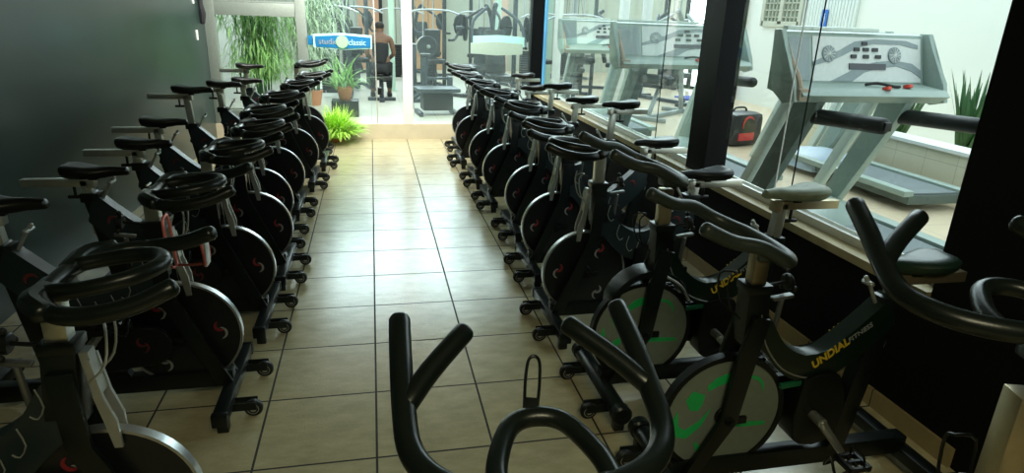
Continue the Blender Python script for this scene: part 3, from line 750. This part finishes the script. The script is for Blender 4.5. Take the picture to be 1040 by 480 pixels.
# hanging hexagonal signs on the end glass
def hexsign(name, x0, x1, z0, z1, y, m, slope=.0):
    bm = NB(); xm = (x0+x1)/2; s = slope
    prism(bm, [(x0, z0+s), (xm, z0), (x1, z0+s), (x1, z1-s), (xm, z1), (x0, z1-s)], y-.012, y+.012); return bm
o = empty('studio_sign', (0, 0, 0), label='blue ribbon sign with green round emblem on the end glass, reads studio', cat='sign')
obj('backing', hexsign('', -.215, .49, 1.125, 1.325, 6.44, 'sb', .022), 'signmint', o)
obj('sign_face', hexsign('', -.19, .475, 1.142, 1.30, 6.43, 'sb', .02), 'signblue', o)
bm = NB(); box(bm, (-.245, 6.45, 1.23), (.07, .02, .11), bev=.003); obj('end_tab', bm, 'signblue', o)
bm = NB(); disc(bm, (.13, 6.41, 1.222), (0, 1, 0), .075, .012, 24); obj('round_emblem', bm, mat('sign_green', (.33, .62, .35), .5), o)
Rm = Matrix.Rotation(PI/2, 4, 'X')
text('lettering', 'studio', .10, 'lettergrey', o, Matrix.Translation((-.155, 6.414, 1.19)) @ Rm, sx=.95)
text('lettering', 'classic', .10, 'signmint', o, Matrix.Translation((.205, 6.414, 1.185)) @ Rm, sx=.85)
o = empty('blank_sign', (0, 0, 0), label='pale mint blank ribbon sign on the end glass above the far right bikes', cat='sign')
obj('backing', hexsign('', 1.80, 2.49, 1.18, 1.35, 6.62, 'sb', .02), 'signmint', o)
obj('sign_face', hexsign('', 1.74, 2.43, 1.10, 1.27, 6.44, 'sb', .02), 'signback', o)

# ------------------------------------------------------------------ plants
def spray(bm, base, n, length, spread, droop, w, up=.8):
    for k in range(n):
        a = random.uniform(0, 2*PI); l = length*random.uniform(.6, 1.1)
        b = Vector(base)+Vector((random.uniform(-1, 1)*spread*.15, random.uniform(-1, 1)*spread*.15, 0))
        d = Vector((math.cos(a)*spread*random.random(), math.sin(a)*spread*random.random(), up)).normalized()
        prev = None; p = b.copy(); side = d.cross(Vector((0, 0, 1)))
        side = side.normalized() if side.length > .01 else Vector((1, 0, 0))
        m = 6
        for i in range(m+1):
            t = i/m; ww = w*math.sin(PI*(.1+.88*t))
            l1, l2 = bm.verts.new(p+side*ww), bm.verts.new(p-side*ww)
            if prev: bm.faces.new((prev[0], prev[1], l2, l1))
            prev = (l1, l2)
            d = (d+Vector((0, 0, -droop/m))).normalized(); p = p+d*l/m
def plant(name, loc, label, cat, leafm, n, length, spread, droop, w, stems=0, h=1.4, pot='terracotta', pr=.13, ph=.22, clump=4):
    o = empty(name, loc, label=label, cat=cat)
    bm = NB()
    if stems:
        for k in range(stems):
            a = random.uniform(0, 2*PI); r = random.uniform(.02, .10)
            lean = Vector((math.cos(a), math.sin(a), 0))*random.uniform(.05, .35)
            pts = [Vector((math.cos(a)*r, math.sin(a)*r, ph*.8))+lean*(t**1.5)+Vector((0, 0, h*t)) for t in (0, .3, .6, 1)]
            tube(bm, pts, [.010, .006, .003], 5, n=2)
        obj('stems', bm, 'leafdark', o)
        bm = NB()
        for k in range(n):
            a = random.uniform(0, 2*PI); t = random.uniform(.25, 1.05); r = random.uniform(.02, .42)*(.5+.6*t)
            spray(bm, (math.cos(a)*r, math.sin(a)*r*.6, ph+h*t), clump, length, 1.2, droop, w, up=.3)
    else:
        bm.free(); bm = NB()
        spray(bm, (0, 0, ph*.8), n, length, spread, droop, w)
    obj('foliage', bm, leafm, o, smooth=False)
    bm = NB()
    tube(bm, [(0, 0, 0), (0, 0, ph*.5), (0, 0, ph*.9), (0, 0, ph)], [pr*.7, pr*.85, pr, pr*1.08], 20, cap='flat')
    obj('pot', bm, pot, o)
    return o
plant('bamboo_plant', (-.95, 7.12, .2), 'tall green arching bamboo behind the framed left window', 'plant', 'leaf', 420, .34, .5, 2.6, .0065, stems=18, h=1.35)
plant('bamboo_plant', (-.40, 8.2, .2), 'grey green bamboo clump in the right half of the framed left window', 'plant', 'leafgrey', 420, .34, .5, 2.6, .008, stems=14, h=1.3)
plant('bushy_plant', (.0, 6.28, .0), 'bright lime bushy potted plant on the tiled floor before the end glass', 'plant', 'lime', 1300, .40, .8, 1.4, .008, ph=.08, pr=.09)
plant('potted_palm', (.10, 7.15, .42), 'small green palm in an orange pot above the lime bush', 'plant', 'leaf', 60, .52, .8, 1.6, .015, ph=.18, pr=.11)
bm = NB(); box(bm, (.10, 7.15, .31), (.36, .3, .22), bev=.01); tag(obj('plant_stand', bm, 'gymblack'), 'black box stand under the orange plant pot behind the end glass', 'stand')
for k, (x, y, lab) in enumerate(((6.15, 3.95, 'dark spiky plant behind the tiled low wall, left one under the near treadmill console'), (6.2, 3.1, 'dark spiky plant behind the tiled low wall, right one under the near treadmill console'))):
    plant('spiky_plant', (x, y, .2), lab, 'plant', 'leafdark', 60, .85, .35, .25, .022, ph=.25, pr=.16)

# ------------------------------------------------------------------ treadmills (local: +Y is the walking direction/front, origin at foot of uprights, x from 0 to .8)
def make_treadmill(hood='tread', full=True):
    r = empty('treadmill', (0, 0, 0))
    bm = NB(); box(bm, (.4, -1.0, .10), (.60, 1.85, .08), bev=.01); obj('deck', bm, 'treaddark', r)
    bm = NB(); box(bm, (.4, -1.2, .148), (.48, 1.42, .014), bev=.003); obj('belt', bm, 'belt', r)
    for x in (.09, .71):
        bm = NB(); box(bm, (x, -1.0, .15), (.11, 1.85, .05), bev=.01); obj('side_rail', bm, 'tread', r)
    bm = NB()   # hood dome
    rings = []
    for (y, w, h) in ((-.80, .25, .05), (-.74, .33, .12), (-.58, .36, .165), (-.38, .36, .175), (-.20, .33, .15), (-.08, .26, .08), (-.03, .2, .03)):
        rings.append([bm.verts.new((.4+w*math.cos(PI*k/14), y-.05*math.sin(PI*k/14)*0, .05+h*(math.sin(PI*k/14)**.6))) for k in range(15)])
    for a, b in zip(rings[:-1], rings[1:]):
        for k in range(14): bm.faces.new((a[k], a[k+1], b[k+1], b[k]))
        bm.faces.new((a[0], b[0], b[14], a[14]))
    bm.faces.new(rings[0]); bm.faces.new(rings[-1][::-1])
    obj('motor_hood', bm, hood, r)
    for x, s in ((.02, -1), (.78, 1)):
        bm = NB()
        prism(bm, [(.10, 0), (-.08, 0), (-.55, .80), (-.64, .98), (-.40, .99), (-.36, .82)], x-.035, x+.035, axis='X', bev=.006)
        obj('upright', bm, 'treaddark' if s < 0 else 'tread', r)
        bm = NB()
        prism(bm, [(.26, 0), (.17, 0), (-.36, .96), (-.27, .96)], x-.03, x+.03, axis='X', bev=.005)
        obj('brace', bm, 'treadlight', r)
        bm = NB(); tube(bm, [(x+.02, -.42, .84), (x+.03, -.60, .855), (x+.035, -1.14, .885)], [.055, .050, .048], 14, n=4)
        box(bm, (x+.035, -1.17, .886), (.05, .02, .05), bev=.006)
        obj('handrail', bm, 'rubber', r)
    # console: leaning panel facing -Y with tray and side cheeks
    bm = NB()
    prism(bm, [(-.30, 1.0), (-.62, .95), (-.70, 1.0), (-.66, 1.035), (-.46, 1.055), (-.36, 1.37), (-.28, 1.38), (-.30, 1.2)], -.20, 1.04, axis='X', bev=.006)
    cb = obj('console', bm, 'tread', r)
    for x in (-.215, 1.055):
        bm = NB(); prism(bm, [(-.40, 1.00), (-.54, .93), (-.66, .96), (-.62, 1.08), (-.49, 1.24), (-.41, 1.385), (-.33, 1.385), (-.34, 1.2)], x-.02, x+.02, axis='X', bev=.010)
        obj('side_cheek', bm, 'tread', cb)
    # worn tan edge strip on left cheek
    bm = NB(); tube(bm, [(-.19, -.64, 1.03), (-.19, -.60, 1.10), (-.19, -.50, 1.20), (-.19, -.42, 1.30)], .022, 8, n=3); box(bm, (-.17, -.645, 1.0), (.09, .07, .08), bev=.02)
    obj('worn_edge', bm, 'worn', cb)
    # sloping face plane: from (y -.46,z1.055) to (-.36,1.37)
    dy, dz = .10, .315; L = math.hypot(dy, dz); ny, nz = -dz/L, dy/L
    def F(u, v, off=0.): return Vector((-.20+u*1.34, -.46+dy*v+ny*off, 1.055+dz*v+nz*off))
    def patch(bm, pts, off, th=.006):
        A = [bm.verts.new(F(u, v, off)) for u, v in pts]; B = [bm.verts.new(F(u, v, off-th)) for u, v in pts]
        bm.faces.new(A); bm.faces.new(B[::-1])
        for i in range(len(A)): bm.faces.new((A[i], A[(i+1) % len(A)], B[(i+1) % len(B)], B[i]))
    bm = NB(); patch(bm, [(.19, .04), (.90, .04), (.90, .93), (.19, .93)], .006); obj('face_panel', bm, 'console', cb)
    bm = NB()
    patch(bm, [(.19, .42), (.26, .52), (.36, .66), (.46, .84), (.60, .90), (.80, .88), (.88, .80), (.88, .72), (.76, .80), (.58, .80), (.48, .72), (.38, .55), (.30, .44), (.19, .34)], .010, .008)
    patch(bm, [(.30, .04), (.40, .20), (.50, .36), (.60, .44), (.72, .48), (.84, .42), (.90, .28), (.90, .12), (.84, .26), (.74, .36), (.62, .32), (.52, .22), (.44, .04)], .010, .008)
    patch(bm, [(.02, .05), (.17, .05), (.17, .90), (.02, .90)], .008, .010)
    obj('face_graphic', bm, 'swoosh', cb)
    bm = NB()
    patch(bm, [(.42, .28), (.66, .28), (.66, .40), (.42, .40)], .014, .006); obj('display', bm, mat('display_dark', (.06, .06, .07), .2), cb)
    for k, (u, v) in enumerate(((.52, .80), (.47, .68), (.53, .68), (.59, .68), (.45, .54), (.53, .54), (.61, .54))):
        bm = NB(); patch(bm, [(u-.018, v-.035), (u+.018, v-.035), (u+.018, v+.035), (u-.018, v+.035)], .016, .008); obj('button', bm, 'gymblack', cb)
    for u in (.29, .72):
        bm = NB(); c = F(u, .58, .012); n = Vector((0, ny, nz)); e = Vector((0, dy, dz)).normalized()
        disc(bm, c, n, .055, .008, 24)
        f1 = obj('fan_grille', bm, 'swoosh', cb)
        bm = NB()
        for q in range(6):
            a = PI*q/6; d = Vector((1, 0, 0))*math.cos(a)+e*math.sin(a); rod(bm, c+n*.006-d*.05, c+n*.006+d*.05, .0025, 5)
        obj('grille_spokes', bm, 'console', f1)
    bm = NB()
    tube(bm, [(.44, -.54, 1.058), (.52, -.56, 1.07), (.62, -.60, 1.055), (.68, -.60, 1.052)], .010, 6, n=3)
    obj('tray_cord', bm, 'rubber', cb)
    bm = NB(); disc(bm, (.52, -.65, 1.045), (0, .3, 1), .028, .02, 16); disc(bm, (.75, -.60, 1.055), (0, .3, 1), .03, .02, 16); obj('red_button', bm, mat('button_red', (.75, .08, .05), .4), cb)
    bm = NB(); box(bm, (.22, -.36, 1.395), (.78, .05, .025), bev=.005); box(bm, (.10, -.39, 1.395), (.14, .006, .012)); obj('top_ledge', bm, 'treadlight', cb)
    return r
T1 = make_treadmill()
T1.location = (3.27, 2.18, .2); T1.scale = (.88, 1, 1); tag(T1, label='sage grey treadmill with white console behind the glass at the right photo edge', cat='treadmill', group='treadmills in the next room')
for loc, lab, hd in (((3.10, 4.65, .2), 'sage grey treadmill behind the glass just left of the wide black post', None),
                 ((4.62, 4.05, .2), 'grey treadmill with pale blue motor hood standing before the tiled low wall', 'bluehood'),
                 ((3.20, 7.12, .2), 'grey treadmill partly hidden between the white columns behind the far right bikes', None)):
    t = copy_tree(T1); t.location = loc; t['label'] = lab; t.scale = (1.12 if loc[1] == 4.65 else .88, 1, 1)
    if hd:
        for ch in t.children:
            if ch.name.startswith('motor_hood'): ch.data = ch.data.copy(); ch.data.materials[0] = M[hd]
M['bagred'] = mat('bag_red', (.55, .05, .05), .6)
# dark box with red patches
o = empty('gym_bag', (4.85, 5.0, .2), .3, label='dark rounded gym bag with red patches on the beige floor right of the wide post', cat='bag')
bm = NB(); box(bm, (0, 0, .20), (.50, .36, .40), bev=.08); obj('body', bm, 'gymblack', o)
bm = NB(); box(bm, (-.04, -.182, .12), (.26, .012, .09), bev=.005); obj('patch', bm, M['bagred'], o)
bm = NB(); swirl(bm, -.02, .26, -.183, .10, .6, th=.004, sweep=(0, 3.), w=.2); obj('patch', bm, M['bagred'], o)
bm = NB(); box(bm, (-.252, 0, .13), (.012, .20, .10), bev=.005); obj('patch', bm, M['bagred'], o)
bm = NB(); tube(bm, [(-.12, 0, .38), (-.08, 0, .44), (.08, 0, .44), (.12, 0, .38)], .012, 8, n=4); obj('handle', bm, 'rubber', o)
# blue mat
bm = NB(); box(bm, (6.75, 9.4, .215), (1.0, .5, .03), bev=.01); tag(obj('exercise_mat', bm, mat('mat_blue', (.05, .08, .45), .7)), 'dark blue exercise mat lying on the floor beyond the middle treadmill', 'exercise mat')

# ------------------------------------------------------------------ gym machines in the back hall
def bolt_frame(bm, w, d, h, t=.07):
    for s in (-1, 1): box(bm, (s*w/2, 0, h/2), (t, t, h), bev=.006); box(bm, (s*w/2, 0, .03), (t, d, .06), bev=.006)
    box(bm, (0, 0, h-.04), (w+t, t, t), bev=.006); box(bm, (0, d/2-.05, .03), (w, t, .06), bev=.006)
def cable_machine(loc, rz, label, fm='gymgrey', h=2.1, arms=True):
    r = empty('cable_machine', loc, rz, label=label, cat='gym machine', group='strength machines in the back hall')
    bm = NB(); bolt_frame(bm, .62, 1.1, h); obj('frame', bm, fm, r)
    bm = NB()
    for s in (-1, 1): rod(bm, (s*.1, 0, .06), (s*.1, 0, h-.08), .012, 8)
    obj('guide_rods', bm, 'steel', r)
    bm = NB()
    for k in range(14): box(bm, (0, 0, .12+k*.045), (.30, .12, .040), bev=.004)
    obj('weight_stack', bm, 'gymblack', r)
    bm = NB(); rod(bm, (0, -.02, .75), (0, -.02, h-.12), .005, 6); disc(bm, (0, 0, h-.14), (1, 0, 0), .07, .025, 20, .004)
    tube(bm, [(0, -.07, h-.14), (0, -.4, h-.25), (0, -.55, 1.45)], .005, 6, n=3); disc(bm, (0, -.42, h-.24), (1, 0, 0), .05, .025, 20, .004)
    obj('cable_and_pulleys', bm, 'gymblack', r)
    bm = NB(); tube(bm, [(-.5, -.55, 1.36), (-.25, -.55, 1.44), (.25, -.55, 1.44), (.5, -.55, 1.36)], .016, 10, n=3); obj('pull_bar', bm, 'steel', r)
    if arms:
        bm = NB(); box(bm, (0, -.25, h-.05), (.07, .55, .07), bev=.006); box(bm, (0, -.6, .30), (.07, .07, .5), bev=.005); box(bm, (0, -.3, .08), (.07, .65, .06), bev=.005); obj('boom', bm, fm, r)
        bm = NB(); box(bm, (0, -.65, .56), (.34, .40, .08), bev=.025); obj('seat', bm, 'gymblack', r)
        bm = NB(); box(bm, (0, -.40, .86), (.30, .08, .50), rot=RX(.15), bev=.025); obj('backrest', bm, 'gymblack', r)
    return r
def press_machine(loc, rz, label, fm='gymgrey'):
    r = empty('plate_loaded_press', loc, rz, label=label, cat='gym machine', group='strength machines in the back hall')
    bm = NB(); box(bm, (0, .0, .03), (.08, 1.4, .06), bev=.006)
    for y in (-.65, .65): box(bm, (0, y, .03), (.7, .08, .06), bev=.006)
    tube(bm, [(0, .6, .05), (0, .45, .7), (0, .3, 1.35), (0, .1, 1.55)], .04, 8, n=3); tube(bm, [(0, -.5, .05), (0, -.35, .3), (0, -.2, .5)], .035, 8, n=2)
    obj('frame', bm, fm, r)
    for s in (-1, 1):
        bm = NB(); tube(bm, [(s*.12, .2, 1.5), (s*.36, .0, 1.3), (s*.40, -.25, 1.0), (s*.34, -.45, .95)], .025, 8, n=3); rod(bm, (s*.37, 0, 1.2), (s*.62, 0, 1.2), .024, 10)
        a = obj('lever_arm', bm, fm, r)
        bm = NB(); rod(bm, (s*.34, -.42, .95), (s*.34, -.58, .95), .022, 10); obj('grip', bm, 'rubber', a)
        bm = NB()
        for q in range(2): annulus(bm, (0, 0, 0), .025, .19, .035, 28)
        bmesh.ops.transform(bm, matrix=Matrix.Translation((s*.48, 0, 1.2)) @ RZ(PI/2), verts=bm.verts)
        obj('weight_plate', bm, 'gymblack', a)
    bm = NB(); box(bm, (0, -.25, .50), (.36, .44, .09), bev=.03); obj('seat', bm, 'gymblack', r)
    bm = NB(); box(bm, (0, .06, .86), (.32, .09, .66), rot=RX(-.25), bev=.03); obj('backrest', bm, 'gymblack', r)
    return r
def dumbbell_rack(loc, rz, label):
    r = empty('weight_plate_rack', loc, rz, label=label, cat='weight rack', group='weight racks')
    bm = NB(); box(bm, (0, 0, .03), (.9, .5, .06), bev=.006)
    for s in (-1, 1): box(bm, (s*.38, 0, .55), (.07, .07, 1.1), bev=.006)
    for z in (.35, .70, 1.05): box(bm, (0, 0, z), (.85, .25, .05), rot=RX(.2), bev=.006)
    obj('frame', bm, 'gymgrey', r); return r
press_machine((1.7, 13.7, .2), .5, 'dark grey plate machine far behind the black cable tower')
cable_machine((1.55, 10.7, .2), .1, 'tall black cable tower behind the big black weight plate', 'gymblack', 2.3)
cable_machine((2.95, 12.6, .2), -.4, 'black machine with curved arms near the left edge of the end glass', 'gymblack')
press_machine((2.45, 9.8, .2), -.7, 'black plate machine with sloping arm just above the far right bikes', 'gymblack')
cable_machine((3.6, 11.1, .2), .3, 'blue grey cable tower seen above the blank mint sign', 'gymgrey', 2.2)
press_machine((2.36, 7.97, .2), .0, 'grey machine with foam pads below the blank mint sign', 'gymgrey')
cable_machine((.1, 10.6, .2), .2, 'tall grey weight tower in the second line behind the studio sign', 'gymgrey', 2.2)
cable_machine((-1.25, 11.3, .2), -.5, 'grey cable tower left of the studio sign', 'gymgrey', 2.2, False)
cable_machine((1.0, 12.3, .2), .1, 'black cable tower seen just right of the white door post, far back', 'gymblack', 2.3, False)
cable_machine((-.20, 9.30, .2), .0, 'dark grey weight tower standing directly behind the blue studio sign', 'gymgrey', 2.1, False)
press_machine((.0, 13.3, .2), 2.6, 'dark machine with round plates far behind the studio sign', 'gymblack')
cable_machine((4.1, 9.4, .2), -.3, 'grey cable tower between the two white columns', 'gymgrey', 2.2)
press_machine((5.2, 10.9, .2), 1.2, 'dark blue machine with thick levers between the white columns', 'gymgrey')
cable_machine((5.0, 13.2, .2), .5, 'pale grey cable tower at the far back wall above the middle treadmill', 'gymlight', 2.2)
press_machine((4.9, 7.2, .2), -.9, 'pale grey machine just beyond the long window sill', 'gymlight')
press_machine((5.7, 9.0, .2), .4, 'dark grey machine with black base behind the middle treadmill', 'gymgrey')
cable_machine((7.0, 11.5, .2), .3, 'black cable tower right behind the wide black post', 'gymblack', 2.2)
dumbbell_rack((-.9, 14.3, .2), 0, 'long weight rack against the back wall of the gym')
# big black plate on a bar near the white post
o = empty('barbell', (1.35, 8.5, 1.09), .25, label='barbell with a big black round plate right of the white door post', cat='barbell')
bm = NB(); rod(bm, (0, -.12, 0), (0, 1.2, 0), .014, 10); obj('bar', bm, 'steel', o)
bm = NB(); disc(bm, (0, 0, 0), (0, 1, 0), .165, .05, 32, .012); annulus(bm, (0, -.026, 0), .115, .13, .02, 32); obj('weight_plate', bm, 'gymblack', o)
bm = NB(); disc(bm, (0, .09, 0), (0, 1, 0), .155, .05, 32, .012); obj('weight_plate', bm, 'silver', o)
bm = NB(); disc(bm, (0, -.06, 0), (0, 1, 0), .03, .03, 16, .004); obj('collar', bm, 'silver', o)
bm = NB(); box(bm, (1.30, 8.75, .62), (.08, .08, .85), bev=.006); box(bm, (1.18, 9.2, .62), (.08, .08, .85), bev=.006); box(bm, (1.24, 9.0, .23), (.5, .9, .06), bev=.006); box(bm, (1.30, 8.75, 1.05), (.12, .06, .05)); box(bm, (1.18, 9.2, 1.05), (.12, .06, .05))
tag(obj('barbell_stand', bm, 'gymgrey'), 'grey stand with two posts holding the barbell with the big black plate', 'barbell stand')
# grey step box
o = empty('weight_bench', (1.38, 7.3, .2), .1, label='low dark grey bench with black body beyond the end glass, behind the far right bikes', cat='bench')
bm = NB(); box(bm, (0, 0, .36), (.62, .42, .06), bev=.02); obj('pad', bm, 'gymgrey', o)
bm = NB(); box(bm, (0, 0, .20), (.44, .28, .26), bev=.03); obj('body', bm, 'gymblack', o)
for s in (-1, 1):
    bm = NB(); box(bm, (s*.26, 0, .03), (.06, .46, .06), bev=.01); obj('foot', bm, 'gymgrey', o)
o = empty('bent_leg_support', (1.15, 7.9, .2), .0, label='dark grey bent steel machine foot right of the white door post', cat='gym machine')
bm = NB(); tube(bm, [(-.12, 0, .12), (.02, 0, .22), (.10, 0, .34), (.12, 0, .50), (.12, 0, .78)], .035, 10, n=4); rod(bm, (.12, 0, .45), (.50, .1, .45), .02, 10); box(bm, (.5, .1, .24), (.06, .3, .48), bev=.01); box(bm, (-.12, 0, .06), (.1, .3, .12), bev=.02)
obj('bent_tube', bm, 'gymgrey', o)
bm = NB(); box(bm, (.12, 0, .79), (.16, .12, .06), bev=.02); obj('foam_pad', bm, 'gymblack', o)

# ------------------------------------------------------------------ seated person, back to the camera
def skinmesh(name, V, E, R, m, parent, sub=2):
    me = bpy.data.meshes.new(name); me.from_pydata([Vector(v) for v in V], E, []); me.update()
    o = bpy.data.objects.new(name, me); C.objects.link(o)
    md = o.modifiers.new('Skin', 'SKIN'); md.use_smooth_shade = True
    sv = me.skin_vertices[0].data
    for i, r in enumerate(R):
        sv[i].radius = r if isinstance(r, tuple) else (r, r); sv[i].use_root = (i == 0)
    s = o.modifiers.new('Sub', 'SUBSURF'); s.levels = sub; s.render_levels = sub
    bpy.context.view_layer.update()
    dg = bpy.context.evaluated_depsgraph_get()
    nm = bpy.data.meshes.new_from_object(o.evaluated_get(dg)); bpy.data.objects.remove(o)
    nm.materials.clear(); nm.materials.append(M[m])
    for p in nm.polygons: p.use_smooth = True
    o = bpy.data.objects.new(name, nm); C.objects.link(o); o.parent = parent; return o
P = empty('person', (.62, 8.85, .2), 0, label='person in a black vest seated with back to the camera behind the glass door', cat='person')
V = [(0, 0, .56), (0, .01, .72), (0, .03, .88), (0, .04, .99), (0, .05, 1.06), (0, .06, 1.13), (0, .07, 1.20),
     (-.17, .04, .97), (-.22, .10, .74), (-.16, .30, .66), (.17, .04, .97), (.22, .10, .74), (.16, .30, .66),
     (-.10, .02, .52), (-.14, .42, .53), (-.14, .44, .10), (-.14, .58, .05), (.10, .02, .52), (.14, .42, .53), (.14, .44, .10), (.14, .58, .05)]
E = [(0, 1), (1, 2), (2, 3), (3, 4), (4, 5), (5, 6), (3, 7), (7, 8), (8, 9), (3, 10), (10, 11), (11, 12), (0, 13), (13, 14), (14, 15), (15, 16), (0, 17), (17, 18), (18, 19), (19, 20)]
Rr = [(.13, .10), (.12, .09), (.14, .10), (.12, .08), .052, (.078, .09), (.07, .085), .052, .04, .028, .052, .04, .028, .09, .06, .038, .035, .09, .06, .038, .035]
body = skinmesh('body', V, E, Rr, 'skin', P)
skinmesh('vest', [(0, 0, .54), (0, .01, .72), (0, .03, .86), (-.0, .035, .95)], [(0, 1), (1, 2), (2, 3)], [(.145, .115), (.135, .105), (.155, .115), (.12, .09)], 'cloth', P)
skinmesh('trousers', [(0, 0, .55), (-.10, .02, .52), (-.14, .42, .53), (-.14, .44, .12), (.10, .02, .52), (.14, .42, .53), (.14, .44, .12)], [(0, 1), (1, 2), (2, 3), (0, 4), (4, 5), (5, 6)], [(.14, .11), .10, .072, .05, .10, .072, .05], 'cloth', P)
skinmesh('hair', [(0, .035, 1.10), (0, .045, 1.17), (0, .06, 1.235)], [(0, 1), (1, 2)], [(.06, .06), (.085, .09), (.07, .08)], 'hair', P)
for s in (-1, 1):
    bm = NB()
    bmesh.ops.create_uvsphere(bm, u_segments=10, v_segments=8, radius=1, matrix=Matrix.Translation((s*.15, .345, .645)) @ Matrix.Diagonal((.038, .045, .018, 1)))
    for k in range(4): tube(bm, [(s*(.125+.017*k), .38, .65), (s*(.125+.017*k), .415, .645), (s*(.125+.017*k), .43, .62)], [.009, .008, .007], 6, n=2)
    tube(bm, [(s*.12, .34, .65), (s*.10, .375, .64), (s*.10, .40, .63)], [.010, .009], 6)
    obj('hand', bm, 'skin', P)
    bm = NB(); box(bm, (s*.14, .53, .035), (.09, .26, .07), bev=.03); obj('shoe', bm, 'gymblack', P)
o = empty('flat_bench', (.62, 8.80, .2), 0, label='black flat bench under the seated person', cat='bench')
bm = NB(); box(bm, (0, 0, .375), (.34, .40, .06), bev=.02); obj('pad', bm, 'gymblack', o)
bm = NB(); box(bm, (0, 0, .18), (.07, .07, .35), bev=.005); box(bm, (0, 0, .025), (.45, .08, .05), bev=.005); box(bm, (0, .0, .025), (.08, .5, .05), bev=.005); obj('frame', bm, 'gymgrey', o)

# ------------------------------------------------------------------ lights and world
w = bpy.data.worlds.new('World'); S.world = w; w.use_nodes = True
bg = w.node_tree.nodes['Background']; bg.inputs[0].default_value = (.80, .95, 1.0, 1); 
def _world():
    nt = w.node_tree; N = nt.nodes; L = nt.links
    tc = N.new('ShaderNodeTexCoord'); d = N.new('ShaderNodeVectorMath'); d.operation = 'DOT_PRODUCT'; d.inputs[1].default_value = (.10, .92, .38)
    L.new(tc.outputs['Generated'], d.inputs[0])
    m = N.new('ShaderNodeMath'); m.operation = 'MAXIMUM'; m.inputs[1].default_value = 0; L.new(d.outputs['Value'], m.inputs[0])
    p = N.new('ShaderNodeMath'); p.operation = 'POWER'; p.inputs[1].default_value = 5; L.new(m.outputs[0], p.inputs[0])
    a = N.new('ShaderNodeMath'); a.operation = 'MULTIPLY_ADD'; a.inputs[1].default_value = 6.5; a.inputs[2].default_value = 1.7; L.new(p.outputs[0], a.inputs[0])
    L.new(a.outputs[0], bg.inputs[1])
_world()
def area(name, loc, size, energy, col, rot=(0, 0, 0)):
    l = bpy.data.lights.new(name, 'AREA'); l.shape = 'RECTANGLE'; l.size, l.size_y = size; l.energy = energy; l.color = col
    o = bpy.data.objects.new(name, l); C.objects.link(o); o.location = loc; o.rotation_euler = rot; return o
area('near_fill_light', (.9, -2.9, 2.75), (1.2, .6), 36, (1, .93, .60))  # added fill behind the camera, lifts the near floor; no real fixture

area('far_end_fill_light', (.6, 5.2, 2.7), (2.6, .25), 150, (1, .97, .90), (math.radians(50), 0, 0))  # added unseen fill, tilted to brighten curb, white post and far floor
# ------------------------------------------------------------------ camera
f, yaw, pit, rol = 644.186, .219560244, .335748851, .0369386262
cy, sy = math.cos(yaw), math.sin(yaw)
fwd = Vector((sy*math.cos(pit), cy*math.cos(pit), -math.sin(pit))); rt = Vector((cy, -sy, 0)); up = rt.cross(fwd)
r2 = rt*math.cos(rol)+up*math.sin(rol); u2 = up*math.cos(rol)-rt*math.sin(rol)
cam = bpy.data.cameras.new('Camera'); co = bpy.data.objects.new('Camera', cam); C.objects.link(co)
cam.sensor_width = 36; cam.lens = f/1040*36; cam.clip_start = .05; cam.clip_end = 200
mw = Matrix.Identity(4)
for i in range(3): mw[i][0] = r2[i]; mw[i][1] = u2[i]; mw[i][2] = -fwd[i]
mw[0][3], mw[1][3], mw[2][3] = .486, -2.0577, 1.61017
co.matrix_world = mw
S.camera = co
S.view_settings.view_transform = 'Standard'; S.view_settings.look = 'None'; S.view_settings.gamma = 1; S.view_settings.use_curve_mapping = False
S.view_settings.exposure = 0.1
S.cycles.max_bounces = 8; S.cycles.transparent_max_bounces = 16
